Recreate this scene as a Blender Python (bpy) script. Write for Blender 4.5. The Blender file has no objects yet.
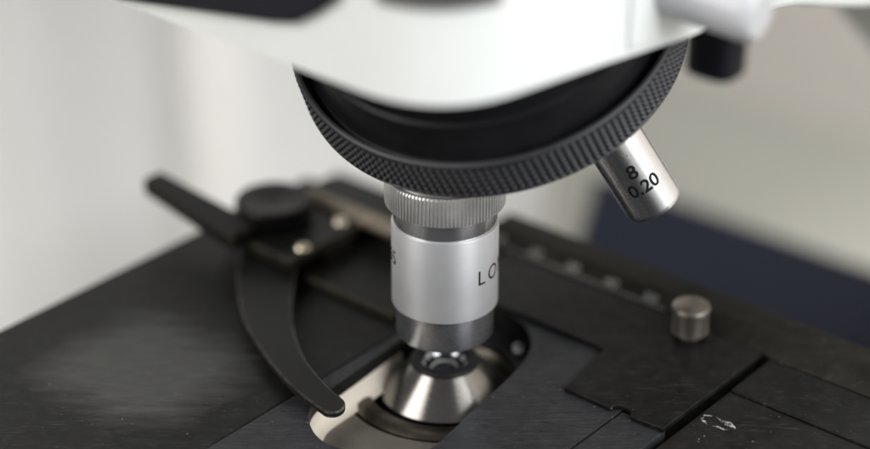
import bpy, bmesh, math, random
from mathutils import Vector, Matrix

# One Blender unit is one centimetre; every shape below is given in millimetres.
MM = 0.1
PI = math.pi
rad = math.radians
rnd = random.Random(7)
scene = bpy.context.scene
scene.unit_settings.system = 'METRIC'
scene.unit_settings.scale_length = 0.01
COL = scene.collection

# stage axes: s runs to the back edge, t to the right-hand edge of the square stage
AN = rad(50)
U = Vector((math.cos(AN), math.sin(AN), 0))
V = Vector((math.sin(AN), -math.cos(AN), 0))


def st(s, t, z=0.0):
    return U * s + V * t + Vector((0, 0, z))


# ------------------------------------------------------------------ materials
class NT:
    def __init__(self, name):
        self.m = bpy.data.materials.new(name)
        self.m.use_nodes = True
        self.t = self.m.node_tree
        self.b = self.t.nodes['Principled BSDF']

    def n(self, kind, **kw):
        o = self.t.nodes.new(kind)
        for k, v in kw.items():
            setattr(o, k, v)
        return o

    def l(self, a, b):
        self.t.links.new(a, b)

    def coords(self, scale=(1, 1, 1), rot=(0, 0, 0)):
        tc = self.n('ShaderNodeTexCoord')
        mp = self.n('ShaderNodeMapping')
        mp.inputs['Scale'].default_value = scale
        mp.inputs['Rotation'].default_value = rot
        self.l(tc.outputs['Object'], mp.inputs['Vector'])
        return mp.outputs['Vector']

    def noise(self, vec, scale, detail=4, rough=0.55, dist=0.0):
        o = self.n('ShaderNodeTexNoise')
        o.inputs['Scale'].default_value = scale
        o.inputs['Detail'].default_value = detail
        o.inputs['Roughness'].default_value = rough
        o.inputs['Distortion'].default_value = dist
        if vec is not None:
            self.l(vec, o.inputs['Vector'])
        return o.outputs['Fac']

    def ramp(self, fac, stops):
        o = self.n('ShaderNodeValToRGB')
        e = o.color_ramp.elements
        while len(e) < len(stops):
            e.new(0.5)
        for el, (p, c) in zip(e, stops):
            el.position = p
            el.color = (c[0], c[1], c[2], 1) if isinstance(c, (tuple, list)) else (c, c, c, 1)
        self.l(fac, o.inputs['Fac'])
        return o.outputs['Color']

    def mrange(self, fac, a, b, c, d):
        o = self.n('ShaderNodeMapRange')
        for i, v in enumerate((a, b, c, d)):
            o.inputs[i + 1].default_value = v
        self.l(fac, o.inputs[0])
        return o.outputs[0]

    def mix(self, fac, a, b):
        o = self.n('ShaderNodeMix', data_type='RGBA')
        for sock, v in ((o.inputs[0], fac), (o.inputs[6], a), (o.inputs[7], b)):
            if hasattr(v, 'links'):
                self.l(v, sock)
            elif isinstance(v, (tuple, list)):
                sock.default_value = (v[0], v[1], v[2], 1)
            else:
                sock.default_value = v
        return o.outputs[2]

    def math(self, op, a, b=0.0, clamp=False):
        o = self.n('ShaderNodeMath', operation=op, use_clamp=clamp)
        for sock, v in ((o.inputs[0], a), (o.inputs[1], b)):
            if hasattr(v, 'links'):
                self.l(v, sock)
            else:
                sock.default_value = v
        return o.outputs[0]

    def bump(self, h, strength, dist=0.002):
        o = self.n('ShaderNodeBump')
        o.inputs['Strength'].default_value = strength
        o.inputs['Distance'].default_value = dist
        self.l(h, o.inputs['Height'])
        self.l(o.outputs['Normal'], self.b.inputs['Normal'])
        return o

    def set(self, **kw):
        for k, v in kw.items():
            s = self.b.inputs[k.replace('_', ' ')]
            if hasattr(v, 'links'):
                self.l(v, s)
            elif isinstance(v, (tuple, list)):
                s.default_value = (v[0], v[1], v[2], 1)
            else:
                s.default_value = v
        return self.m


def edge_mask(k, radius=0.03, lo=0.008, hi=0.07, scale=6.0):
    """Rubbed edges: where a rounded normal departs from the true one."""
    bv = k.n('ShaderNodeBevel')
    bv.samples = 4
    bv.inputs['Radius'].default_value = radius
    g = k.n('ShaderNodeNewGeometry')
    d = k.n('ShaderNodeVectorMath', operation='DOT_PRODUCT')
    k.l(bv.outputs['Normal'], d.inputs[0])
    k.l(g.outputs['Normal'], d.inputs[1])
    w = k.math('SUBTRACT', 1.0, d.outputs['Value'])
    w = k.mrange(w, lo, hi, 0.0, 1.0)
    nz = k.mrange(k.noise(k.coords(), scale, 3), 0.38, 0.62, 0.15, 1.0)
    return k.math('MULTIPLY', w, nz, True)


def turned(name, col, rough, aniso=0.75, grain=0.10, stain=0.12, metallic=1.0):
    """Lathe-turned metal: fine grooves run round the local Z axis."""
    k = NT(name)
    v = k.coords((1, 1, 1))
    big = k.noise(v, 2.5, 4)
    fine = k.noise(k.coords((1.5, 1.5, 60)), 6, 3)
    grn = k.noise(v, 90, 2)
    c2 = tuple(x * (1 - stain) for x in col)
    base = k.mix(k.mrange(big, 0.35, 0.65, 0, 1), c2, col)
    tn = k.n('ShaderNodeTangent', direction_type='RADIAL', axis='Z')
    k.l(tn.outputs['Tangent'], k.b.inputs['Tangent'])
    r = k.math('ADD', k.mrange(fine, 0.3, 0.7, rough - 0.05, rough + 0.05), k.mrange(grn, 0.3, 0.7, -0.03, 0.03))
    k.bump(k.math('ADD', fine, k.math('MULTIPLY', grn, 0.7)), grain, 0.002)
    return k.set(Base_Color=base, Metallic=metallic, Roughness=r, Anisotropic=aniso, Anisotropic_Rotation=0.25)


def stage_black(name, base=0.018, tint=(1.0, 1.0, 0.94), rough=0.42, brushed=0.0, smudge_sheen=None, brush_rot=0.0, worn=0.0, ticks=False):
    """Black oxide metal with grease film, fine scratches, dust and worn patches."""
    k = NT(name)
    v = k.coords()
    cloud = k.noise(v, 0.55, 6, 0.6, 0.4)
    mid = k.noise(v, 3.0, 5, 0.62)
    c_lo = tuple(base * 0.8 * x for x in tint)
    c_hi = tuple(base * 1.5 * x for x in tint)
    col = k.mix(k.mrange(cloud, 0.32, 0.7, 0, 1), c_lo, c_hi)
    # fine scratches in two directions
    s1 = k.noise(k.coords((0.35, 14, 1), (0, 0, -brush_rot)), 5, 2)
    s2 = k.noise(k.coords((0.5, 11, 1), (0, 0, rad(64) - brush_rot)), 7, 2)
    scr = k.math('MAXIMUM', k.mrange(s1, 0.60, 0.70, 0, 0.8), k.mrange(s2, 0.61, 0.71, 0, 0.6), True)
    scr = k.math('MULTIPLY', scr, k.mrange(mid, 0.42, 0.62, 0.0, 1.0), True)
    col = k.mix(k.math('MULTIPLY', scr, 0.42), col, tuple(0.11 * x for x in tint))
    # dust specks
    vo = k.n('ShaderNodeTexVoronoi')
    vo.inputs['Scale'].default_value = 3.1
    k.l(v, vo.inputs['Vector'])
    sp = k.mrange(vo.outputs['Distance'], 0.03, 0.085, 1, 0)
    wn = k.n('ShaderNodeSeparateColor')
    k.l(vo.outputs['Color'], wn.inputs[0])
    sp = k.math('MULTIPLY', sp, k.math('GREATER_THAN', wn.outputs[0], 0.72), True)
    vo2 = k.n('ShaderNodeTexVoronoi')
    vo2.inputs['Scale'].default_value = 9.0
    k.l(v, vo2.inputs['Vector'])
    wn2 = k.n('ShaderNodeSeparateColor')
    k.l(vo2.outputs['Color'], wn2.inputs[0])
    sp2 = k.math('MULTIPLY', k.mrange(vo2.outputs['Distance'], 0.08, 0.17, 1, 0), k.math('GREATER_THAN', wn2.outputs[1], 0.86), True)
    sp = k.math('MAXIMUM', k.math('MULTIPLY', sp, 0.55), k.math('MULTIPLY', sp2, 0.25), True)
    col = k.mix(sp, col, (0.24, 0.24, 0.23))
    rg = k.math('ADD', k.mrange(mid, 0.3, 0.7, rough - 0.10, rough + 0.10), k.mrange(cloud, 0.3, 0.7, -0.08, 0.08))
    if smudge_sheen:  # worn, dusty patch with a painted-in sheen from the pale partition
        (cs, ct), (rs, rt), amt = smudge_sheen
        c0 = st(cs, ct) * MM
        mp = k.n('ShaderNodeMapping', vector_type='TEXTURE')
        tc = k.n('ShaderNodeTexCoord')
        k.l(tc.outputs['Object'], mp.inputs['Vector'])
        mp.inputs['Location'].default_value = c0
        mp.inputs['Rotation'].default_value = (0, 0, AN)
        mp.inputs['Scale'].default_value = (rs * MM, rt * MM, 1)
        sx = k.n('ShaderNodeSeparateXYZ')
        k.l(mp.outputs['Vector'], sx.inputs[0])
        ax = k.math('ABSOLUTE', sx.outputs[0])
        ay = k.math('ABSOLUTE', sx.outputs[1])
        bx = k.math('POWER', k.math('ADD', k.math('POWER', ax, 4.0), k.math('POWER', ay, 4.0)), 0.25)
        dd = k.math('ADD', bx, k.mrange(k.noise(k.coords((0.5, 2.2, 1), (0, 0, -rad(52))), 1.5, 6, 0.62), 0.2, 0.8, -0.34, 0.34))
        msk = k.mrange(dd, 0.62, 1.22, 1, 0)
        msk = k.math('MULTIPLY', msk, k.mrange(s1, 0.3, 0.7, 0.5, 1.15), True)
        col = k.mix(k.math('MULTIPLY', msk, amt), col, tuple(0.105 * x for x in tint))
        rg = k.math('ADD', rg, k.math('MULTIPLY', msk, 0.14))
    if ticks:
        # a millimetre graduation along the sloping face, filled with white
        tc = k.n('ShaderNodeTexCoord')
        du = k.n('ShaderNodeVectorMath', operation='DOT_PRODUCT')
        dv = k.n('ShaderNodeVectorMath', operation='DOT_PRODUCT')
        for q, ax in ((du, U), (dv, V)):
            k.l(tc.outputs['Object'], q.inputs[0])
            q.inputs[1].default_value = ax
        fr_ = k.math('FRACT', k.math('MULTIPLY', k.math('ADD', dv.outputs['Value'], 2.08 + 40), 10 / 1.015))
        on = k.math('LESS_THAN', fr_, 0.34)
        on = k.math('MULTIPLY', on, k.math('MULTIPLY', k.math('GREATER_THAN', du.outputs['Value'], 4.235), k.math('LESS_THAN', du.outputs['Value'], 4.30)))
        on = k.math('MULTIPLY', on, k.math('LESS_THAN', dv.outputs['Value'], 2.4), True)
        col = k.mix(k.math('MULTIPLY', on, 0.8), col, (0.32, 0.32, 0.30))
    if worn:
        w = edge_mask(k, 0.025, 0.03, 0.3, 4.0)
        col = k.mix(k.math('MULTIPLY', w, worn), col, (0.16, 0.135, 0.085))
    hh = k.math('ADD', k.math('MULTIPLY', s1, 0.6), k.noise(v, 30, 3))
    if brushed:
        br = k.noise(k.coords((0.6, 26, 1), (0, 0, -brush_rot)), 9, 3)
        br2 = k.noise(k.coords((0.25, 9, 1), (0, 0, -brush_rot)), 4, 3)
        col = k.mix(k.mrange(br, 0.35, 0.72, 0, brushed), col, (0.10, 0.102, 0.108))
        col = k.mix(k.mrange(br2, 0.5, 0.75, 0, brushed * 0.8), col, (0.13, 0.132, 0.138))
        hh = k.math('ADD', hh, k.math('MULTIPLY', br, 1.2))
    k.bump(hh, 0.16, 0.003)
    spec = k.math('ADD', k.mrange(mid, 0.3, 0.7, 0.07, 0.13), k.math('MULTIPLY', scr, 0.25))
    return k.set(Base_Color=col, Roughness=rg, Metallic=0.0, Specular_IOR_Level=spec)


def painted(name, col, rough=0.35, edge=None, edge_amt=0.9, radius=0.03, bump=0.06, scale=14, vary=0.06, coat=0.0):
    k = NT(name)
    v = k.coords()
    nz = k.noise(v, scale, 4)
    big = k.noise(v, 1.2, 4)
    c2 = tuple(x * (1 - vary) for x in col)
    c = k.mix(k.mrange(big, 0.3, 0.7, 0, 1), c2, col)
    if edge:
        w = edge_mask(k, radius)
        c = k.mix(k.math('MULTIPLY', w, edge_amt), c, edge)
    k.bump(nz, bump, 0.004)
    return k.set(Base_Color=c, Roughness=k.mrange(nz, 0.3, 0.7, rough - 0.05, rough + 0.07), Coat_Weight=coat, Specular_IOR_Level=0.13 if max(col) < 0.05 else 0.5)


M = {}
M['white'] = painted('white_enamel', (0.80, 0.815, 0.80), 0.30, vary=0.03, bump=0.02, coat=0.15)
M['grey_limb'] = painted('limb_enamel', (0.66, 0.67, 0.645), 0.4, vary=0.03)
M['knob_white'] = painted('pale_knob_lacquer', (0.50, 0.50, 0.52), 0.28, vary=0.03)
M['black_plastic'] = painted('black_panel_lacquer', (0.012, 0.012, 0.018), 0.35, vary=0.2)
M['dark_slot'] = painted('dark_grey_panel', (0.085, 0.085, 0.08), 0.5, vary=0.1)
k = NT('black_anodised_knurl')
v = k.coords()
g = k.n('ShaderNodeNewGeometry')
tip = k.mrange(g.outputs['Pointiness'], 0.52, 0.58, 0.0, 1.0)
big = k.noise(v, 0.8, 4)
nz = k.noise(v, 30, 3)
tip = k.math('MULTIPLY', tip, k.mrange(big, 0.35, 0.65, 0.25, 1.0), True)
c = k.mix(k.mrange(nz, 0.35, 0.65, 0, 1), (0.017, 0.017, 0.019), (0.026, 0.026, 0.028))
c = k.mix(tip, c, (0.075, 0.075, 0.08))
k.bump(nz, 0.12, 0.004)
M['knurl'] = k.set(Base_Color=c, Roughness=k.mrange(big, 0.3, 0.7, 0.38, 0.52), Specular_IOR_Level=0.4)
M['mount'] = painted('black_mount', (0.013, 0.013, 0.0145), 0.42, vary=0.35, bump=0.05, scale=9)
M['barrel'] = turned('satin_aluminium', (0.66, 0.66, 0.67), 0.46, 0.5, 0.30, 0.06, 0.72)
M['collar'] = turned('knurled_steel', (0.84, 0.825, 0.80), 0.32, 0.2, 0.10, 0.18, 0.85)
M['steel'] = turned('polished_steel', (0.76, 0.75, 0.75), 0.18, 0.85, 0.03, 0.08, 0.95)
M['tip'] = turned('dull_steel_nose', (0.56, 0.56, 0.585), 0.23, 0.8, 0.03, 0.06, 0.93)
M['chrome'] = turned('nickel_chrome', (0.84, 0.84, 0.85), 0.26, 0.8, 0.008, 0.02)
M['cone'] = turned('turned_cone_steel', (0.27, 0.255, 0.235), 0.24, 0.8, 0.06, 0.10)
M['cell'] = turned('dark_lens_cell', (0.30, 0.30, 0.31), 0.2, 0.3, 0.03, 0.1)
M['bronze'] = turned('brown_blued_ring', (0.15, 0.132, 0.108), 0.38, 0.5, 0.06, 0.3)
M['flange'] = turned('pale_flange_metal', (0.20, 0.185, 0.16), 0.42, 0.2, 0.06, 0.2, 0.6)
M['nickel'] = turned('tarnished_nickel', (0.36, 0.325, 0.285), 0.42, 0.4, 0.06, 0.2)
M['screw'] = turned('brass_screw', (0.80, 0.70, 0.55), 0.3, 0.2, 0.05, 0.1)
M['ink'] = painted('engraving_ink', (0.012, 0.012, 0.013), 0.5, vary=0.1)
M['lit_slot_wall'] = painted('bare_lit_slot_edge', (0.70, 0.63, 0.53), 0.5, vary=0.12)
M['chalk'] = painted('white_scale_paint', (0.26, 0.26, 0.24), 0.6, vary=0.15)
k = NT('dried_white_residue')
v = k.coords()
nz = k.noise(v, 11, 5, 0.7)
k.bump(nz, 0.5, 0.01)
M['residue'] = k.set(Base_Color=k.ramp(nz, [(0.44, (0.02, 0.02, 0.02)), (0.62, (0.42, 0.41, 0.39))]), Roughness=0.6)
M['stage'] = stage_black('stage_black_left', 0.0085, rough=0.45, smudge_sheen=((-42, -43), (17, 18), 0.52), brush_rot=rad(38))
M['stage_mid'] = stage_black('stage_black_centre', 0.009, (0.94, 0.98, 1.06), 0.36, brushed=0.34, brush_rot=rad(30), worn=0.5)
M['stage_t'] = stage_black('stage_black_raised', 0.006, rough=0.38, brush_rot=rad(10), worn=0.8)
M['stage_right'] = stage_black('stage_black_right', 0.009, rough=0.48, brush_rot=rad(75), worn=0.4)
M['stage_body'] = stage_black('stage_black_body', 0.008, rough=0.5)
M['strip'] = stage_black('scale_strip_black', 0.012, (1.05, 1.0, 0.82), 0.5, worn=0.5, ticks=True)
M['holder'] = painted('holder_black_lacquer', (0.009, 0.009, 0.0082), 0.42, (0.22, 0.175, 0.10), 0.6, 0.10)
M['finger'] = painted('finger_black_lacquer', (0.010, 0.010, 0.0095), 0.40, (0.28, 0.27, 0.22), 0.8, 0.05, 0.05, 30, 0.15)
M['knob_black'] = painted('knob_black', (0.007, 0.0065, 0.007), 0.36, (0.10, 0.08, 0.05), 0.4, 0.03)
M['navy'] = painted('navy_board', (0.0065, 0.009, 0.019), 0.6, vary=0.1)
M['desk'] = painted('pale_desk_laminate', (0.41, 0.41, 0.365), 0.5, vary=0.05, scale=3, bump=0.02)
M['beige'] = painted('beige_wall_paint', (0.80, 0.75, 0.70), 0.7, vary=0.04, scale=2)
M['partition'] = painted('off_white_partition', (0.81, 0.80, 0.79), 0.6, vary=0.03, scale=2, bump=0.02)

# brass rail: browned brass, rubbed bare in long streaks
k = NT('rubbed_brass')
v = k.coords((0.12, 10, 12), (0, 0, rad(40)))
nz = k.noise(v, 2.2, 5, 0.65)
k.bump(nz, 0.1, 0.003)
M['brass'] = k.set(Base_Color=k.ramp(nz, [(0.36, (0.035, 0.028, 0.02)), (0.50, (0.125, 0.10, 0.068)), (0.66, (0.27, 0.23, 0.17))]), Metallic=0.3, Roughness=0.42)

k = NT('condenser_lens_glass')
M['lens'] = k.set(Base_Color=(0.02, 0.022, 0.024), Roughness=0.04, Coat_Weight=1.0, Specular_IOR_Level=0.9)


# ------------------------------------------------------------------ mesh helpers
def link(name, bm, mats, parent=None, smooth=35, loc=None, rot=None, bevel=0, seg=2):
    me = bpy.data.meshes.new(name)
    bmesh.ops.recalc_face_normals(bm, faces=bm.faces)
    bmesh.ops.scale(bm, vec=(MM, MM, MM), verts=bm.verts)
    bm.to_mesh(me)
    bm.free()
    for m in (mats if isinstance(mats, (list, tuple)) else [mats]):
        me.materials.append(m)
    if smooth:
        for p in me.polygons:
            p.use_smooth = True
        me.set_sharp_from_angle(angle=rad(smooth))
    o = bpy.data.objects.new(name, me)
    COL.objects.link(o)
    if parent is not None:
        o.parent = parent
        # every parent in this file has its base at its own origin; keep world placement
        o.matrix_parent_inverse = world_of(parent).inverted()
    if loc is not None:
        o.location = loc * MM
    if rot is not None:
        o.rotation_euler = rot
    if bevel:
        b = o.modifiers.new('edge', 'BEVEL')
        b.width = bevel * MM
        b.segments = seg
        b.limit_method = 'ANGLE'
        b.angle_limit = rad(40)
        b.harden_normals = False
    return o


def world_of(o):
    m = Matrix.LocRotScale(o.location, o.rotation_euler, None)
    if o.parent is not None:
        return world_of(o.parent) @ o.matrix_parent_inverse @ m
    return m


def lathe(bm, prof, seg=128, closed=False, mat=0, M4=None):
    """prof: (radius, z) from one end to the other."""
    rings = []
    for r, z in prof:
        if r < 1e-6:
            rings.append([bm.verts.new((0, 0, z))])
        else:
            rings.append([bm.verts.new((r * math.cos(2 * PI * i / seg), r * math.sin(2 * PI * i / seg), z)) for i in range(seg)])
    faces = []
    pairs = list(zip(rings, rings[1:]))
    if closed:
        pairs.append((rings[-1], rings[0]))
    for a, b in pairs:
        for i in range(seg):
            j = (i + 1) % seg
            if len(a) == 1 and len(b) == 1:
                continue
            if len(a) == 1:
                f = bm.faces.new((a[0], b[i], b[j]))
            elif len(b) == 1:
                f = bm.faces.new((a[i], a[j], b[0]))
            else:
                f = bm.faces.new((a[i], a[j], b[j], b[i]))
            f.material_index = mat
            faces.append(f)
    if M4 is not None:
        vs = [v for r in rings for v in r]
        bmesh.ops.transform(bm, matrix=M4, verts=vs)
    return faces


def prism(bm, pts, z0, z1, holes=(), wall_mat=None):
    """Extruded outline (3-D points' x, y are used) with holes."""
    def loop(ps):
        vs = [bm.verts.new((p[0], p[1], z0)) for p in ps]
        return vs, [bm.edges.new((vs[i], vs[(i + 1) % len(vs)])) for i in range(len(vs))]
    if not holes:
        vs = [bm.verts.new((p[0], p[1], z0)) for p in pts]
        base = [bm.faces.new(vs)]
        hv = []
    else:
        vs, es = loop(pts)
        hv = []
        for h in holes:
            a, b = loop(h)
            hv += a
            es += b
        r = bmesh.ops.triangle_fill(bm, edges=es, use_beauty=True, use_dissolve=False)
        base = [g for g in r['geom'] if isinstance(g, bmesh.types.BMFace)]
    hset = {(round(v.co.x, 4), round(v.co.y, 4)) for v in hv}
    r = bmesh.ops.extrude_face_region(bm, geom=base)
    up = [g for g in r['geom'] if isinstance(g, bmesh.types.BMVert)]
    bmesh.ops.translate(bm, vec=(0, 0, z1 - z0), verts=up)
    if wall_mat is not None:
        for f in bm.faces:
            if all((round(v.co.x, 4), round(v.co.y, 4)) in hset for v in f.verts):
                f.material_index = wall_mat
    return bm


def box_st(bm, s0, s1, t0, t1, z0, z1):
    return prism(bm, [st(s0, t0), st(s1, t0), st(s1, t1), st(s0, t1)], z0, z1)


def rounded(poly, r, n=8):
    """Round every corner of a 2-D polygon; r is one radius or one per corner."""
    out = []
    N = len(poly)
    for i in range(N):
        p = Vector((poly[i][0], poly[i][1]))
        a = Vector((poly[i - 1][0], poly[i - 1][1])) - p
        b = Vector((poly[(i + 1) % N][0], poly[(i + 1) % N][1])) - p
        rr = r[i] if isinstance(r, (list, tuple)) else r
        if rr <= 0:
            out.append(p)
            continue
        ang = a.angle(b)
        d = min(rr / math.tan(ang / 2), a.length * 0.49, b.length * 0.49)
        pa, pb = p + a.normalized() * d, p + b.normalized() * d
        for k_ in range(n + 1):
            f = k_ / n
            # quadratic curve is close enough to the arc here
            out.append(pa * (1 - f) ** 2 + p * 2 * f * (1 - f) + pb * f ** 2)
    return out


def smooth_path(pts, n=6):
    """Catmull-Rom through the points (open)."""
    P = [Vector(p) for p in pts]
    P = [P[0] * 2 - P[1]] + P + [P[-1] * 2 - P[-2]]
    out = []
    for i in range(1, len(P) - 2):
        for k_ in range(n):
            f = k_ / n
            a, b, c, d = P[i - 1], P[i], P[i + 1], P[i + 2]
            out.append(0.5 * ((2 * b) + (c - a) * f + (2 * a - 5 * b + 4 * c - d) * f * f + (3 * b - a - 3 * c + d) * f ** 3))
    out.append(P[-2])
    return out


def text_mesh(body, size, depth=0.05, extra=0.0, space=1.0):
    """Lettering as a bmesh in the XY plane, its left end at x = 0, in mm."""
    cu = bpy.data.curves.new('lettering', 'FONT')
    cu.body = body
    cu.size = size
    cu.extrude = depth
    cu.offset = extra
    cu.space_character = space
    cu.resolution_u = 6
    o = bpy.data.objects.new('lettering', cu)
    COL.objects.link(o)
    dg = bpy.context.evaluated_depsgraph_get()
    me = bpy.data.meshes.new_from_object(o.evaluated_get(dg))
    bm = bmesh.new()
    bm.from_mesh(me)
    bpy.data.objects.remove(o)
    bpy.data.curves.remove(cu)
    bpy.data.meshes.remove(me)
    x0 = min(v.co.x for v in bm.verts)
    for v in bm.verts:
        v.co.x -= x0
    return bm


def wrap(bm, R, a0, z0, slope=0.0):
    """Bend flat lettering round a cylinder of radius R about local Z, starting at angle a0 (from -Y towards +X)."""
    w = max(v.co.x for v in bm.verts)
    n = max(2, int(w / 0.25))
    for i in range(1, n):
        bmesh.ops.bisect_plane(bm, geom=bm.verts[:] + bm.edges[:] + bm.faces[:], plane_co=(w * i / n, 0, 0), plane_no=(1, 0, 0))
    for v in bm.verts:
        a = a0 + v.co.x / R
        r = R + v.co.z
        z = z0 + v.co.y
        v.co = (r * math.sin(a), -r * math.cos(a), z)


def thing(name, label, cat, loc=Vector((0, 0, 0)), group=None):
    o = bpy.data.objects.new(name, None)
    COL.objects.link(o)
    o.empty_display_size = 0.5
    o.location = loc * MM
    o['label'] = label
    o['category'] = cat
    if group:
        o['group'] = group
    return o


def new():
    return bmesh.new()


# ------------------------------------------------------------------ microscope
scope = thing('microscope', 'white and black laboratory microscope with silver objectives above a worn black stage', 'microscope', Vector((0, 0, -150)))

# ---- stage: a slab under several black plates
SLOT = [(-38.2, 2.5), (-37.2, -1.0), (-34.8, -4.8), (-31.8, -7.4), (-27.5, -9.0), (-20, -9.4), (-7.6, -10.4), (6, -11.4), (14, -11.2), (19.6, -8.2), (21.4, -2.9),
        (20.2, 4.0), (16.9, 8.8), (12.4, 12.0), (4.0, 14.6), (-10, 16.6), (-27.1, 19.0), (-33.5, 16.0), (-37.0, 10.0)]
slot_loop = smooth_path([(p[0], p[1], 0) for p in SLOT + SLOT[:1]], 4)[:-1]
slot_pts = [st(p[0], p[1]) for p in slot_loop]
wide_slot = []
cc = Vector((-8, 3, 0))
for p in slot_loop:
    q = Vector((p[0], p[1], 0))
    wide_slot.append(st(*((q + (q - cc).normalized() * 0.25)[:2])))

bm = new()
prism(bm, [st(-150, -76.6), st(52, -76.6), st(52, 150), st(-150, 150)], -6.4, -3.0, [wide_slot])
stage = link('stage', bm, M['stage_body'], scope, smooth=30)
# bare metal liner, modelled on the lit side only; shade painted as black opposite
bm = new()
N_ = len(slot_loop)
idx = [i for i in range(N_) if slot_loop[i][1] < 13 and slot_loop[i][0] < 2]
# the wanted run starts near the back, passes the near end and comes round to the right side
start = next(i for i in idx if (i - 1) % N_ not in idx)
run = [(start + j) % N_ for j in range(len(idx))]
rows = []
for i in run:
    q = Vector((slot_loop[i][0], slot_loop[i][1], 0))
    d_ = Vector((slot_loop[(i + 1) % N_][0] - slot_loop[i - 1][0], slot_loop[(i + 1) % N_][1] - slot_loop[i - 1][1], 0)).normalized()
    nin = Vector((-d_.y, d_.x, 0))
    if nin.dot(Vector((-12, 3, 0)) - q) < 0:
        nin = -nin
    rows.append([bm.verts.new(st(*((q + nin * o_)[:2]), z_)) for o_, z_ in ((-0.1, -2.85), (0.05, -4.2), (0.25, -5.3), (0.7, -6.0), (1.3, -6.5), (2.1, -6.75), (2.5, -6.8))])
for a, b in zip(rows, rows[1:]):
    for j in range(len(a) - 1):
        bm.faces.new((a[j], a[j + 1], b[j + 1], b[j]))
link('lit_slot_liner', bm, M['lit_slot_wall'], stage, 60)

bm = new()
prism(bm, [st(-150, -76.6), st(41, -76.6), st(41, -13.35), st(-150, -13.35)], -2.9, 0)
link('stage_plate', bm, M['stage'], stage, 30, bevel=0.35)

bm = new()
prism(bm, [st(-150, -13.05), st(41, -13.05), st(41, 38.8), st(-150, 38.8)], -2.9, 0.0, [slot_pts], wall_mat=1)
link('stage_plate', bm, [M['stage_mid'], M['stage_body']], stage, 30, bevel=0.3)

bm = new()
prism(bm, [st(-150, 39.15), st(6.5, 39.15), st(6.5, 49.2), st(-150, 49.2)], -2.9, -0.06)
link('stage_plate', bm, M['stage_mid'], stage, 30, bevel=0.25)

# raised T-shaped plate with the half-round notch in its front edge
notch = [(4.8 + 2.0 * math.sin(PI * i / 10), 37.4 + 2.3 - 2.3 * math.cos(PI * i / 10)) for i in range(11)]
tp = [(21.6, -16), (40.6, -16), (40.6, 49.4), (5.2, 49.4)] + [(a, b) for a, b in reversed(notch)] + [(4.8, 26.4), (21.6, 24.0)]
bm = new()
prism(bm, [st(a, b) for a, b in tp], 0.02, 1.1)
link('stage_plate', bm, M['stage_t'], stage, 30, bevel=0.18)

bm = new()
prism(bm, [st(26.7, 50.8), st(41.3, 50.8), st(41.3, 150), st(26.7, 150)], -2.9, -0.1)
link('stage_plate', bm, M['stage_right'], stage, 30, bevel=0.3)
bm = new()
prism(bm, [st(-150, 50.8), st(26.1, 50.8), st(26.1, 150), st(-150, 150)], -2.9, -0.35)
link('stage_plate', bm, M['stage_right'], stage, 30, bevel=0.3)

# scale strip along the back edge: sloping face, flat top
bm = new()
pr = [(41.5, -2.9), (41.5, 0.1), (42.2, 0.6), (46.2, 2.6), (46.8, 2.8), (53.2, 2.8), (53.6, 2.4), (53.6, -2.9)]
vs = [[bm.verts.new(st(a, t, z)) for a, z in pr] for t in (-25, 150)]
for i in range(len(pr)):
    j = (i + 1) % len(pr)
    bm.faces.new((vs[0][i], vs[0][j], vs[1][j], vs[1][i]))
bm.faces.new(vs[0])
bm.faces.new(list(reversed(vs[1])))
strip = link('scale_strip', bm, M['strip'], stage, 30, bevel=0.15)

# engraved scale: numerals each centimetre, a tick each millimetre, filled white
slope = math.atan2(2.0, 4.0)
fr = Matrix((( V.x, U.x * math.cos(slope), 0, 0), (V.y, U.y * math.cos(slope), 0, 0), (0, math.sin(slope), 0, 0), (0, 0, 0, 1)))
nrm = V.cross(U * math.cos(slope) + Vector((0, 0, math.sin(slope))))
fr[0][2], fr[1][2], fr[2][2] = nrm
for i in range(5):
    t = -20.8 + 10.15 * i
    tb = text_mesh(str(10 * (i + 1)), 2.7, 0.004, 0.02)
    w = max(v_.co.x for v_ in tb.verts)
    bmesh.ops.scale(tb, vec=(1.3, 1, 1), verts=tb.verts)
    w *= 1.3
    bmesh.ops.translate(tb, vec=(-w / 2, 0, 0), verts=tb.verts)
    o4 = Matrix.Translation(st(43.1, t, 1.10) + nrm * 0.03) @ fr
    bmesh.ops.transform(tb, matrix=o4, verts=tb.verts)
    link('scale_numeral', tb, M['chalk'], stage, 0)

# browned brass slide rail behind the holder
bm = new()
pr = [(25.4, 0.0), (25.4, 5.2), (22.4, 5.7), (22.4, 6.9), (24.0, 8.7), (24.5, 9.2), (31.0, 9.2), (31.6, 8.6), (31.6, 0.0)]
vs = [[bm.verts.new(st(a, t, z + 0.06)) for a, z in pr] for t in (-60.0, -16.5)]
for i in range(len(pr)):
    j = (i + 1) % len(pr)
    f = bm.faces.new((vs[0][i], vs[0][j], vs[1][j], vs[1][i]))
    f.material_index = 0 if i in (2, 3, 4) else 1
for f in (bm.faces.new(vs[0]), bm.faces.new(list(reversed(vs[1])))):
    f.material_index = 1
link('slide_rail', bm, [M['brass'], M['holder']], stage, 30, bevel=0.25)

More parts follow.
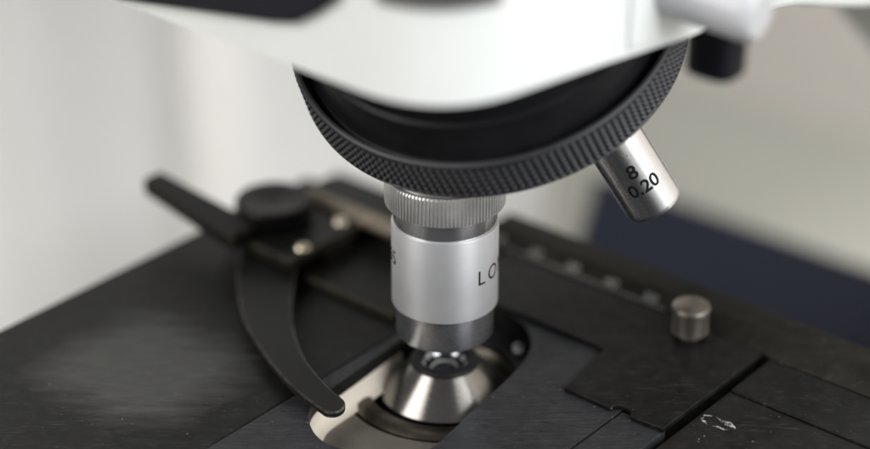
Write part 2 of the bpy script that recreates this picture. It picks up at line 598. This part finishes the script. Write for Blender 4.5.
# thumbscrew standing on the raised plate: knurled head, narrow stem
bm = new()
prof = [(0, 8.3), (3.2, 8.3), (3.75, 8.1), (3.9, 7.7), (3.9, 7.2), (3.55, 6.8)]
lathe(bm, prof, 72)
NK = 46
seg = NK * 4
rows = []
for z, dep in ((6.8, 0), (6.5, 1), (2.6, 1), (2.2, 0.0)):
    rows.append([bm.verts.new(((3.62 - dep * (0.2 if i % 4 in (0,) else 0.0)) * math.cos(2 * PI * i / seg), (3.62 - dep * (0.2 if i % 4 in (0,) else 0.0)) * math.sin(2 * PI * i / seg), z)) for i in range(seg)])
for a, b in zip(rows, rows[1:]):
    for i in range(seg):
        bm.faces.new((a[i], a[(i + 1) % seg], b[(i + 1) % seg], b[i]))
lathe(bm, [(3.6, 2.2), (3.2, 1.8), (2.3, 1.7), (2.3, 1.0)], 72)
link('thumbscrew', bm, M['nickel'], stage, 40, loc=st(37.0, 34.2, 0.0))

# dried smear left on the right-hand plate: a thin crusty outline, thicker at one end
bm = new()
for a0, a1 in ((0.1, 1.9), (2.15, 2.9), (3.15, 4.5), (4.7, 5.9)):
    ol, il = [], []
    n_ = 34
    for i in range(n_):
        a = a0 + (a1 - a0) * i / (n_ - 1)
        wob = 0.5 * math.sin(3.1 * a + 1) + 0.3 * math.sin(7.3 * a) + rnd.uniform(-0.12, 0.12)
        cs = 15.2 + (1.4 + 0.6 * wob) * math.sin(a)
        ct = 55.0 + (3.3 + 0.5 * wob) * math.cos(a)
        end = min(1, 5 * i / n_, 5 * (n_ - 1 - i) / n_) + 0.08
        wd = end * (0.08 + 0.12 * abs(math.sin(4.3 * a)) + rnd.uniform(0, 0.14) + 0.55 * math.exp(-((a - 0.8) / 0.5) ** 2))
        nx, ny = math.sin(a), math.cos(a)
        ol.append((cs + nx * wd, ct + ny * wd))
        il.append((cs - nx * wd * rnd.uniform(.3, 1), ct - ny * wd * rnd.uniform(.3, 1)))
    prism(bm, [st(*q) for q in ol + il[::-1]], -0.34, -0.24)
for i in range(16):
    cs, ct = 11.0 + rnd.gauss(0, 2.2), 51.6 + abs(rnd.gauss(0, 2.6))
    r = rnd.uniform(0.05, 0.14)
    q = [st(cs + r * rnd.uniform(.4, 1.5) * math.cos(j * PI / 3), ct + r * rnd.uniform(.4, 1.8) * math.sin(j * PI / 3)) for j in range(6)]
    prism(bm, q, -0.34, -0.30 + rnd.uniform(0.0, 0.04))
link('dried_residue', bm, M['residue'], stage, 40)['kind'] = 'stuff'

# ---- condenser below the slot
bm = new()
lathe(bm, [(6.75, -1.0), (13.3, -7.3), (13.1, -7.6), (12.2, -7.7)], 144)
cond = link('condenser', bm, M['cone'], scope, 35)
bm = new()
lathe(bm, [(4.6, -1.9), (4.8, -0.55), (5.2, -0.15), (6.1, -0.05), (6.7, -0.3), (7.05, -0.9), (6.8, -1.35)], 128)
link('lens_ring', bm, M['mount'], cond, 60)
bm = new()
lathe(bm, [(4.65, -1.0), (4.3, -0.85), (3.8, -1.3), (3.6, -1.9)], 96)
link('lens_cell', bm, M['cell'], cond, 60)
bm = new()
lathe(bm, [(0, -1.3)] + [(4.3 * math.sin(rad(a)) , -1.3 - 2.4 * (1 - math.cos(rad(a)))) for a in range(6, 66, 6)], 96)
link('lens', bm, M['lens'], cond, 60)
bm = new()
lathe(bm, [(12.25, -7.6), (12.2, -9.0), (15.2, -9.1)], 128)
link('groove', bm, M['mount'], cond, 40)
bm = new()
lathe(bm, [(14.4, -9.2), (15.0, -7.6), (15.6, -6.6), (17.2, -6.3), (19.0, -6.4), (20.0, -7.0), (20.3, -8.6), (20.3, -19)], 144)
link('condenser_ring', bm, M['bronze'], cond, 35)
bm = new()
lathe(bm, [(20.5, -10.2), (20.6, -7.2), (21.0, -6.8), (40, -6.8), (40.5, -7.4), (40.5, -17), (20, -24), (20, -70), (0, -70)], 144)
link('condenser_flange', bm, M['flange'], cond, 35)
# black clip added to darken the right-hand side of the condenser
bm = new()
arc = [rad(-35 + 170 * i / 40) for i in range(41)]
prism(bm, [(33 * math.cos(a), 33 * math.sin(a)) for a in arc] + [(14.4 * math.cos(a), 14.4 * math.sin(a)) for a in reversed(arc)], -6.2, -4.2)
link('shade_clip', bm, M['mount'], cond, 35, bevel=1.2, seg=4)
bm = new()
lathe(bm, [(0, 1.5), (1.2, 1.3), (1.9, 0.7), (2.1, 0.0)], 48)
link('clip_screw', bm, M['cell'], cond, 60, loc=Vector((15.8, 9.5, -4.2)))

# ---- revolving nosepiece
TL, PH = rad(28.15), rad(25.13)
axis = Vector((math.sin(TL) * math.sin(PH), math.sin(TL) * math.cos(PH), -math.cos(TL)))
NC = Vector((9.33, 19.9, 60.46))
apex = Vector((0, 0, 101.55))
e1 = Vector((math.cos(PH), -math.sin(PH), 0))
e2 = axis.cross(e1)
# local frame: +Z up along -axis
FR = Matrix((e1, e2, -axis)).transposed()
if FR.determinant() < 0:
    FR = Matrix((e1, -e2, -axis)).transposed()
nrot = FR.to_euler()

bm = new()
RB, H = 38.7, 9.3
cells, per, nz_ = 160, 10, 60
seg = cells * per
depth = 0.6


def tri(x):
    f = x - math.floor(x)
    return 1 - abs(2 * f - 1)


rows = []
pitch = 2 * PI * RB / cells
for j in range(nz_ + 1):
    z = 0.35 + (H - 0.6) * j / nz_
    ring = []
    for i in range(seg):
        a = i / per
        kz = (z - 0.35) / 1.48
        g = min(1.0, 1.7 * tri(a + 0.16 * kz)) * min(1.0, 1.35 * tri(kz - (10 / 160) * a + 0.12))
        fade = min(1, (z - 0.35) / 0.35, (H - 0.25 - z) / 0.35)
        r = RB - depth * (1 - g) * max(0, fade) - (1 - max(0, fade)) * 0.1
        th = 2 * PI * i / seg
        ring.append(bm.verts.new((r * math.cos(th), r * math.sin(th), z)))
    rows.append(ring)
for a, b in zip(rows, rows[1:]):
    for i in range(seg):
        bm.faces.new((a[i], a[(i + 1) % seg], b[(i + 1) % seg], b[i]))
lathe(bm, [(38.55, 9.05), (38.45, 9.3), (38.1, 9.6), (37.75, 9.65), (37.4, 9.5), (37.25, 9.0), (37.0, 6.2), (33, 6.2)], 240)
lathe(bm, [(38.55, 0.33), (38.0, 0.0), (36.8, -0.3), (24, -6.8), (9, -14.8), (0, -16.5)], 240)
nose = link('nosepiece', bm, M['knurl'], scope, 38, loc=NC, rot=nrot)
bm = new()
lathe(bm, [(36.7, 6.3), (36.6, 7.2), (36.1, 7.6), (35.6, 7.7), (35.2, 8.3), (34.6, 16), (33.6, 16.6), (33.6, 24), (31, 25), (31, 40), (0, 40)], 200)
link('nosepiece_mount', bm, M['mount'], nose, 35, loc=NC, rot=nrot)


# ---- objectives
def knurl_collar(bm, R, z0, z1, n, depth):
    per = 6
    seg = n * per
    rows = []
    for z, fd in ((z0, 0), (z0 + 0.35, 1), (z1 - 0.35, 1), (z1, 0)):
        ring = []
        for i in range(seg):
            g = (0, 0.25, 0.9, 1, 0.9, 0.25)[i % per]
            r = R - depth * (1 - g) * fd - (1 - fd) * depth * 0.9
            th = 2 * PI * i / seg
            ring.append(bm.verts.new((r * math.cos(th), r * math.sin(th), z)))
        rows.append(ring)
    for a, b in zip(rows, rows[1:]):
        for i in range(seg):
            bm.faces.new((a[i], a[(i + 1) % seg], b[(i + 1) % seg], b[i]))


bm = new()
lathe(bm, [(9.4, 13.5), (10.25, 13.5), (10.46, 13.65), (10.5, 13.9), (10.5, 31.0), (10.42, 31.3), (10.2, 31.45), (9.8, 31.45)], 192)
obj_a = link('objective', bm, M['barrel'], scope, 35)
obj_a['label'] = 'silver objective lens in use, pointing straight down over the condenser'
bm = new()
knurl_collar(bm, 11.75, 35.3, 41.2, 96, 0.36)
lathe(bm, [(9.8, 35.2), (11.3, 35.2), (11.4, 35.35)], 192)
lathe(bm, [(11.4, 41.15), (11.2, 41.3), (10.8, 41.4), (10.8, 52)], 192)
link('knurled_collar', bm, M['collar'], obj_a, 30)
bm = new()
lathe(bm, [(9.8, 31.3), (10.1, 31.5), (10.15, 31.8), (10.15, 34.6), (9.7, 34.9), (9.6, 35.4)], 192)
link('groove_ring', bm, M['steel'], obj_a, 35)
bm = new()
lathe(bm, [(9.7, 13.7), (9.66, 7.0), (9.5, 6.55), (9.1, 6.3), (7.6, 6.2), (3.2, 6.2), (2.8, 6.9), (0, 6.9)], 160)
link('lens_nose', bm, M['tip'], obj_a, 30)
bm = text_mesh('LOMO', 4.55, 0.03, 0.0, 1.32)
bmesh.ops.scale(bm, vec=(0.97, 1, 1), verts=bm.verts)
wrap(bm, 10.5, rad(38.0), 20.95)
link('lettering', bm, M['ink'], obj_a, 0)
tb = text_mesh('0.65', 4.3, 0.03, 0.0)
w = max(v_.co.x for v_ in tb.verts)
wrap(tb, 10.5, rad(-65.5) - w / 10.5, 23.2)
link('lettering', tb, M['ink'], obj_a, 0)

# second objective, swung out to the right on the nosepiece
down = Matrix.Rotation(rad(-68.5), 3, axis) @ Vector((0, 0, -1))
# local frame for it: Z up the objective, -Y towards the viewer's side
zl = -down
cam_loc = Vector((-1.945, -343.47, 212.62))
yl = -(cam_loc - (apex + down * 70))
yl = (yl - zl * yl.dot(zl)).normalized()
xl = yl.cross(zl)
F2 = Matrix((xl, yl, zl)).transposed()
r2 = F2.to_euler()
END = -80.6
bm = new()
lathe(bm, [(3.0, END + 1.0), (3.6, END), (5.0, END), (5.5, END + 0.25), (5.78, END + 0.9), (5.8, END + 1.4), (5.8, END + 19), (7.6, END + 19.2), (7.6, END + 32)], 144)
obj_b = link('objective', bm, M['chrome'], scope, 35, loc=apex, rot=r2)
obj_b['label'] = 'short chrome objective lens marked 8 and 0.20, swung aside on the nosepiece'


def on_b(tb, along, shift):
    w = max(v_.co.x for v_ in tb.verts)
    wrap(tb, 5.8, (-w / 2 + shift) / 5.8, along)
    return tb


for body, sz, al, sh in (('8', 4.2, END + 10.3, -0.5), ('0.20', 3.9, END + 6.4, 0.1)):
    link('lettering', on_b(text_mesh(body, sz, 0.03, 0.085), al, sh), M['ink'], obj_b, 0, loc=apex, rot=r2)
for a, z, r in ((4, END + 15.4, 0.13), (18, END + 15.8, 0.10), (10, END + 15.0, 0.08)):
    a = rad(a)
    bm = new()
    bmesh.ops.create_icosphere(bm, subdivisions=2, radius=r, matrix=Matrix.Translation((5.78 * math.sin(a), -5.78 * math.cos(a), z)))
    link('punch_mark', bm, M['ink'], obj_b, 60, loc=apex, rot=r2)

# ---- head: hollow white housing, rounded front corner
outl = rounded([(-37.4, -95), (-38.0, -20), (-39.5, 31.2), (-4, 38.2), (16.4, 42.8), (60, 45), (120, 45), (120, -95)], [0, 30, 21, 30, 30, 0, 10, 0], 14)
# drop the shallow bends' duplicates
inner = rounded([(-31.5, -90), (-31.5, 24), (-20, 27.5), (14, 36.6), (60, 38.6), (85, 39), (85, -90)], [4, 9, 8, 8, 8, 6, 6], 5)
bm = new()
prism(bm, [st(p[0], p[1]) for p in outl], 75.6, 104, [[st(p[0], p[1]) for p in inner]])
head = link('head', bm, M['white'], scope, 35, bevel=3.2, seg=6)
bm = new()
prism(bm, [st(p[0], p[1]) for p in rounded([(-36, -93), (-36, 26), (14, 41), (60, 43), (118, 43), (118, -93)], [4, 10, 10, 10, 8, 4], 6)], 103.0, 128)
link('head_cover', bm, M['white'], head, 35, bevel=3, seg=4)


def front_panel(name, tz, mat, proud):
    bm = new()
    a = [bm.verts.new(st(-37.4 - proud, t, z)) for t, z in tz]
    b = [bm.verts.new(st(-35.0, t, z)) for t, z in tz]
    bm.faces.new(a)
    bm.faces.new(list(reversed(b)))
    for i in range(len(a)):
        j = (i + 1) % len(a)
        bm.faces.new((a[i], a[j], b[j], b[i]))
    return link(name, bm, mat, head, 35, bevel=0.6)


front_panel('head_panel', [(-94, 71.5 + 6), (-47, 77.2), (-25.5, 80.4), (-5, 83.4), (0, 84.6), (4.5, 87.2), (9.6, 91.0), (13, 97), (14, 103), (14, 126), (-94, 126)], M['black_plastic'], 2.9)
cs = [(p[0], p[1]) for p in outl if p[1] > 16.5 and p[0] < -26.5]
cs = [(-37.4, 16.5)] + cs
bm = new()
prism(bm, [st(*(Vector(c) - (Vector((-24, 15)) - Vector(c)).normalized() * 0.9)) for c in cs] + [st(*(Vector(c) + (Vector((-24, 15)) - Vector(c)).normalized() * 1.5)) for c in reversed(cs)], 92.8, 127)
link('head_panel', bm, M['dark_slot'], head, 35, bevel=0.3)

# upright rib on the head's right flank and the round pale knob beside it
bm = new()
prism(bm, [st(p[0], p[1]) for p in rounded([(1.5, 38.2), (1.5, 40.1), (8, 41.7), (8, 39.4)], 0.7, 4)], 77, 126)
link('head_rib', bm, M['white'], head, 35, bevel=0.4)
ko, kd = st(11.5, 40.0, 81.3), (V * 1.0 + U * 0.03 + Vector((0, 0, -0.06))).normalized()
kx = Vector((0, 0, 1)).cross(kd).normalized()
KF = Matrix((kx, kd.cross(kx), kd)).transposed()
bm = new()
lathe(bm, [(5.2, -6), (5.2, 17.0), (4.9, 18.4), (4.0, 19.3), (0, 19.5)], 96)
link('head_knob', bm, M['knob_white'], head, 35, loc=ko + Vector((0, 0, 5.0)), rot=KF.to_euler())

# ---- arm: curved limb behind the head down to the foot
arch = smooth_path([(40, 70, 0), (61, 66, 0), (74, 62, 0), (90, 57, 0), (110, 51.5, 0), (128, 42.5, 0), (144, 29, 0), (160, 16, 0), (177, 0, 0), (196, -25, 0), (208, -60, 0), (208, -150, 0)], 6)
prof = [(p[0], p[1]) for p in arch] + [(260, -150), (255, 40), (225, 95), (170, 118), (40, 118)]
bm = new()
a = [bm.verts.new(st(s, 6, z)) for s, z in prof]
b = [bm.verts.new(st(s, 38, z)) for s, z in prof]
bm.faces.new(a)
bm.faces.new(list(reversed(b)))
for i in range(len(a)):
    j = (i + 1) % len(a)
    bm.faces.new((a[i], a[j], b[j], b[i]))
arm = link('arm', bm, M['grey_limb'], scope, 35, bevel=1.5, seg=3)
bm = new()
prism(bm, [st(p[0], p[1]) for p in rounded([(86, -4), (86, 9), (97, 9), (97, -4)], 5, 6)], 32, 66)
link('nosepiece_bracket', bm, M['black_plastic'], arm, 35, bevel=1.5, seg=3)
bm = new()
prism(bm, [st(p[0], p[1]) for p in rounded([(200, -30), (200, 70), (270, 70), (270, -30)], 12, 6)], -149.9, -128)
link('foot', bm, M['black_plastic'], arm, 35, bevel=2, seg=3)
bm = new()
prism(bm, [st(-20, 62), st(216, 62), st(216, 30), st(209, 30), st(209, 54), st(-20, 54)], -60, -40)
box_st(bm, 10, 40, 54.2, 61.8, -40.0, -12.2)
link('stage_bracket', bm, M['black_plastic'], arm, 35, bevel=1.5)

# ------------------------------------------------------------------ slide holder on the stage
hold = thing('slide_holder', 'black slide holder with lever, round knob and curved finger, clamped on the stage plate', 'slide holder', st(12, -50, 0))
bm = new()
prism(bm, [st(p[0], p[1]) for p in rounded([(0.6, -66), (0.0, -42.5), (22.0, -42.5), (22.0, -66), (12, -70)], [3, 1, 1, 3, 3], 5)], 4.35, 6.6)
prism(bm, [st(p[0], p[1]) for p in rounded([(13, -64), (13, -44), (21.5, -44), (21.5, -64)], 1, 4)], 0.05, 4.35)
br = link('bracket', bm, M['holder'], hold, 35, bevel=0.45)
bm = new()
prism(bm, [st(p[0], p[1]) for p in rounded([(3.6, -42.3), (3.4, -17), (25, -17), (25, -42.3)], 0.8, 4)], 0.05, 1.7)
link('guide_plate', bm, M['holder'], hold, 35, bevel=0.35)
# knob: low, dished top
bm = new()
lathe(bm, [(0, 4.3), (2.0, 4.3), (2.3, 4.6), (5.5, 4.9), (7.3, 5.3), (8.0, 5.2), (8.4, 4.7), (8.4, 0.6), (8.0, 0.0), (0, 0.0)], 128)
link('knob', bm, M['knob_black'], hold, 35, loc=st(11.6, -58.6, 6.62))
# screws
for s, t in ((6.2, -44.9 - 0.0), (20.2, -46.5)):
    bm = new()
    lathe(bm, [(0, 0.75), (0.9, 0.7), (1.5, 0.4), (1.7, 0.0)], 40)
    link('screw', bm, M['screw'], hold, 60, loc=st(s, t, 6.62))
# lever
bm = new()
sec = []
for f in range(7):
    g = f / 6
    t = -56 - g * 28.5
    z = 7.6 + g * 4.4
    hw = 4.0 - 1.3 * g
    th = 4.3 - 0.4 * g
    s = 0.0 - 0.4 * g
    if f == 0:
        z += 0.0
    sec.append([bm.verts.new(st(s - hw, t, z - th / 2)), bm.verts.new(st(s + hw, t, z - th / 2)), bm.verts.new(st(s + hw, t, z + th / 2)), bm.verts.new(st(s - hw, t, z + th / 2))])
for a, b in zip(sec, sec[1:]):
    for i in range(4):
        bm.faces.new((a[i], a[(i + 1) % 4], b[(i + 1) % 4], b[i]))
bm.faces.new(sec[0])
bm.faces.new(list(reversed(sec[-1])))
link('lever', bm, M['holder'], hold, 35, bevel=0.7, seg=3)
# curved spring finger, a horn that narrows to a rounded tip
outer = smooth_path([(8.5, -61.5, 0), (-0.9, -56.9, 0), (-11.1, -47.4, 0), (-19.7, -37.1, 0), (-25.4, -26.9, 0), (-29.8, -17.1, 0), (-32.5, -9.1, 0), (-33.7, -2.6, 0)], 5)
tipc = [(-33.9, -1.2, 0), (-33.2, 0.1, 0), (-31.9, 0.7, 0), (-30.3, 0.4, 0), (-28.8, -0.9, 0)]
inn = smooth_path([(-28.1, -2.8, 0), (-27.0, -6.9, 0), (-22.8, -16.7, 0), (-17.4, -24.6, 0), (-11.0, -31.8, 0), (-2.3, -39.5, 0), (6.5, -46.5, 0)], 5)
tip_arc = smooth_path([outer[-1]] + [Vector(q) for q in tipc] + [inn[0]], 5)[1:-1]
loop = [st(p[0], p[1]) for p in list(outer) + list(tip_arc) + list(inn)]
bm = new()
prism(bm, loop, 1.9, 3.2)
link('finger', bm, M['finger'], hold, 40, bevel=0.28, seg=3)

# ------------------------------------------------------------------ things behind
bm = new()
prism(bm, [st(p[0], p[1]) for p in rounded([(66, -47), (66, 45), (172, 45), (184, 4), (184, -92), (147, -71)], 2, 4)], -150, -60)
prism(bm, [st(p[0], p[1]) for p in rounded([(65, -46.5), (65, 46), (172.5, 46), (185, 4), (185, -94), (147, -72.5)], 2, 4)], -72, -59)
nb = link('navy_box', bm, M['navy'], None, 35, bevel=1.5)
nb['label'] = 'dark navy box standing on the desk behind the stage'
nb['category'] = 'box'

# off-white partition with a deep rounded fold
y0 = 245
path = [(-330, y0 - 6), (-190, y0 - 4), (-150, y0 - 3), (-138, y0 + 0), (-126, y0 + 5), (-115, y0 + 14), (-106, y0 + 25), (-98, y0 + 34), (-91, y0 + 37), (-85, y0 + 33), (-80, y0 + 24),
        (-74, y0 + 12), (-64, y0 + 4), (-50, y0 + 2), (20, y0 + 4), (36, y0 + 8)]
front = smooth_path([(p[0], p[1], 0) for p in path], 6)
back = [(36, y0 + 100, 0), (-330, y0 + 100, 0)]
bm = new()
prism(bm, [(p[0], p[1]) for p in front] + [(p[0], p[1]) for p in back], -150, 420)
pt = link('partition', bm, M['partition'], None, 40)
pt['label'] = 'tall off-white partition with a soft grey vertical fold, behind the holder lever'
pt['category'] = 'partition'

bm = new()
prism(bm, [(-1800, -900), (1800, -900), (1800, 1600), (-1800, 1600)], -170, -150)
dk = link('desk_surface', bm, M['desk'], None, 0)
dk['kind'] = 'structure'
bm = new()
prism(bm, [st(436, -900), st(450, -900), st(450, 900), st(436, 900)], -150, 900)
wl = link('wall', bm, M['beige'], None, 0)
wl['kind'] = 'structure'

# ------------------------------------------------------------------ light
w = bpy.data.worlds.new('World')
scene.world = w
w.use_nodes = True
bg = w.node_tree.nodes['Background']
bg.inputs[0].default_value = (0.93, 0.96, 1.0, 1)
bg.inputs[1].default_value = 0.25


def area(name, pos, target, sx, sy, E, col):
    """E: irradiance wanted at the target."""
    L = bpy.data.lights.new(name, 'AREA')
    L.shape = 'RECTANGLE'
    L.size, L.size_y = sx, sy
    p, q = Vector(pos), Vector(target)
    d = (q - p)
    L.energy = E * PI * d.length_squared
    L.color = col
    o = bpy.data.objects.new(name, L)
    COL.objects.link(o)
    o.location = p
    o.rotation_euler = d.to_track_quat('-Z', 'Y').to_euler()
    return o


area('window_or_fill', (92, -78, 62), (0, 0, 4), 70, 90, 3.45, (0.96, 0.98, 1.0))  # cool window at the front right
area('window_or_fill', (-100, -45, 70), (-12, 24, 2), 60, 80, 2.6, (1.0, 0.97, 0.945))  # added warm fill from the left for the partition, not a window
area('overhead_fill', (-10, 5, 150), (0, 10, 0), 90, 60, 1.3, (1.0, 0.98, 0.95))  # added soft fill from above, no known ceiling lamp

# ------------------------------------------------------------------ camera
cam = bpy.data.cameras.new('camera')
co = bpy.data.objects.new('camera', cam)
COL.objects.link(co)
co.location = cam_loc * MM
co.rotation_euler = (rad(90 - 28), 0, 0)
cam.sensor_width = 36
cam.lens = 2000 * 36 / 870
cam.clip_start = 1
cam.clip_end = 1000
cam.dof.use_dof = True
cam.dof.focus_distance = 38.2
cam.dof.aperture_fstop = 0.043
cam.dof.aperture_blades = 0
scene.camera = co

scene.render.engine = 'CYCLES'
scene.cycles.max_bounces = 8
scene.cycles.use_denoising = True
scene.cycles.caustics_reflective = False
scene.cycles.caustics_refractive = False
scene.view_settings.view_transform = 'Standard'
scene.view_settings.look = 'None'
scene.view_settings.exposure = 0
scene.view_settings.gamma = 1
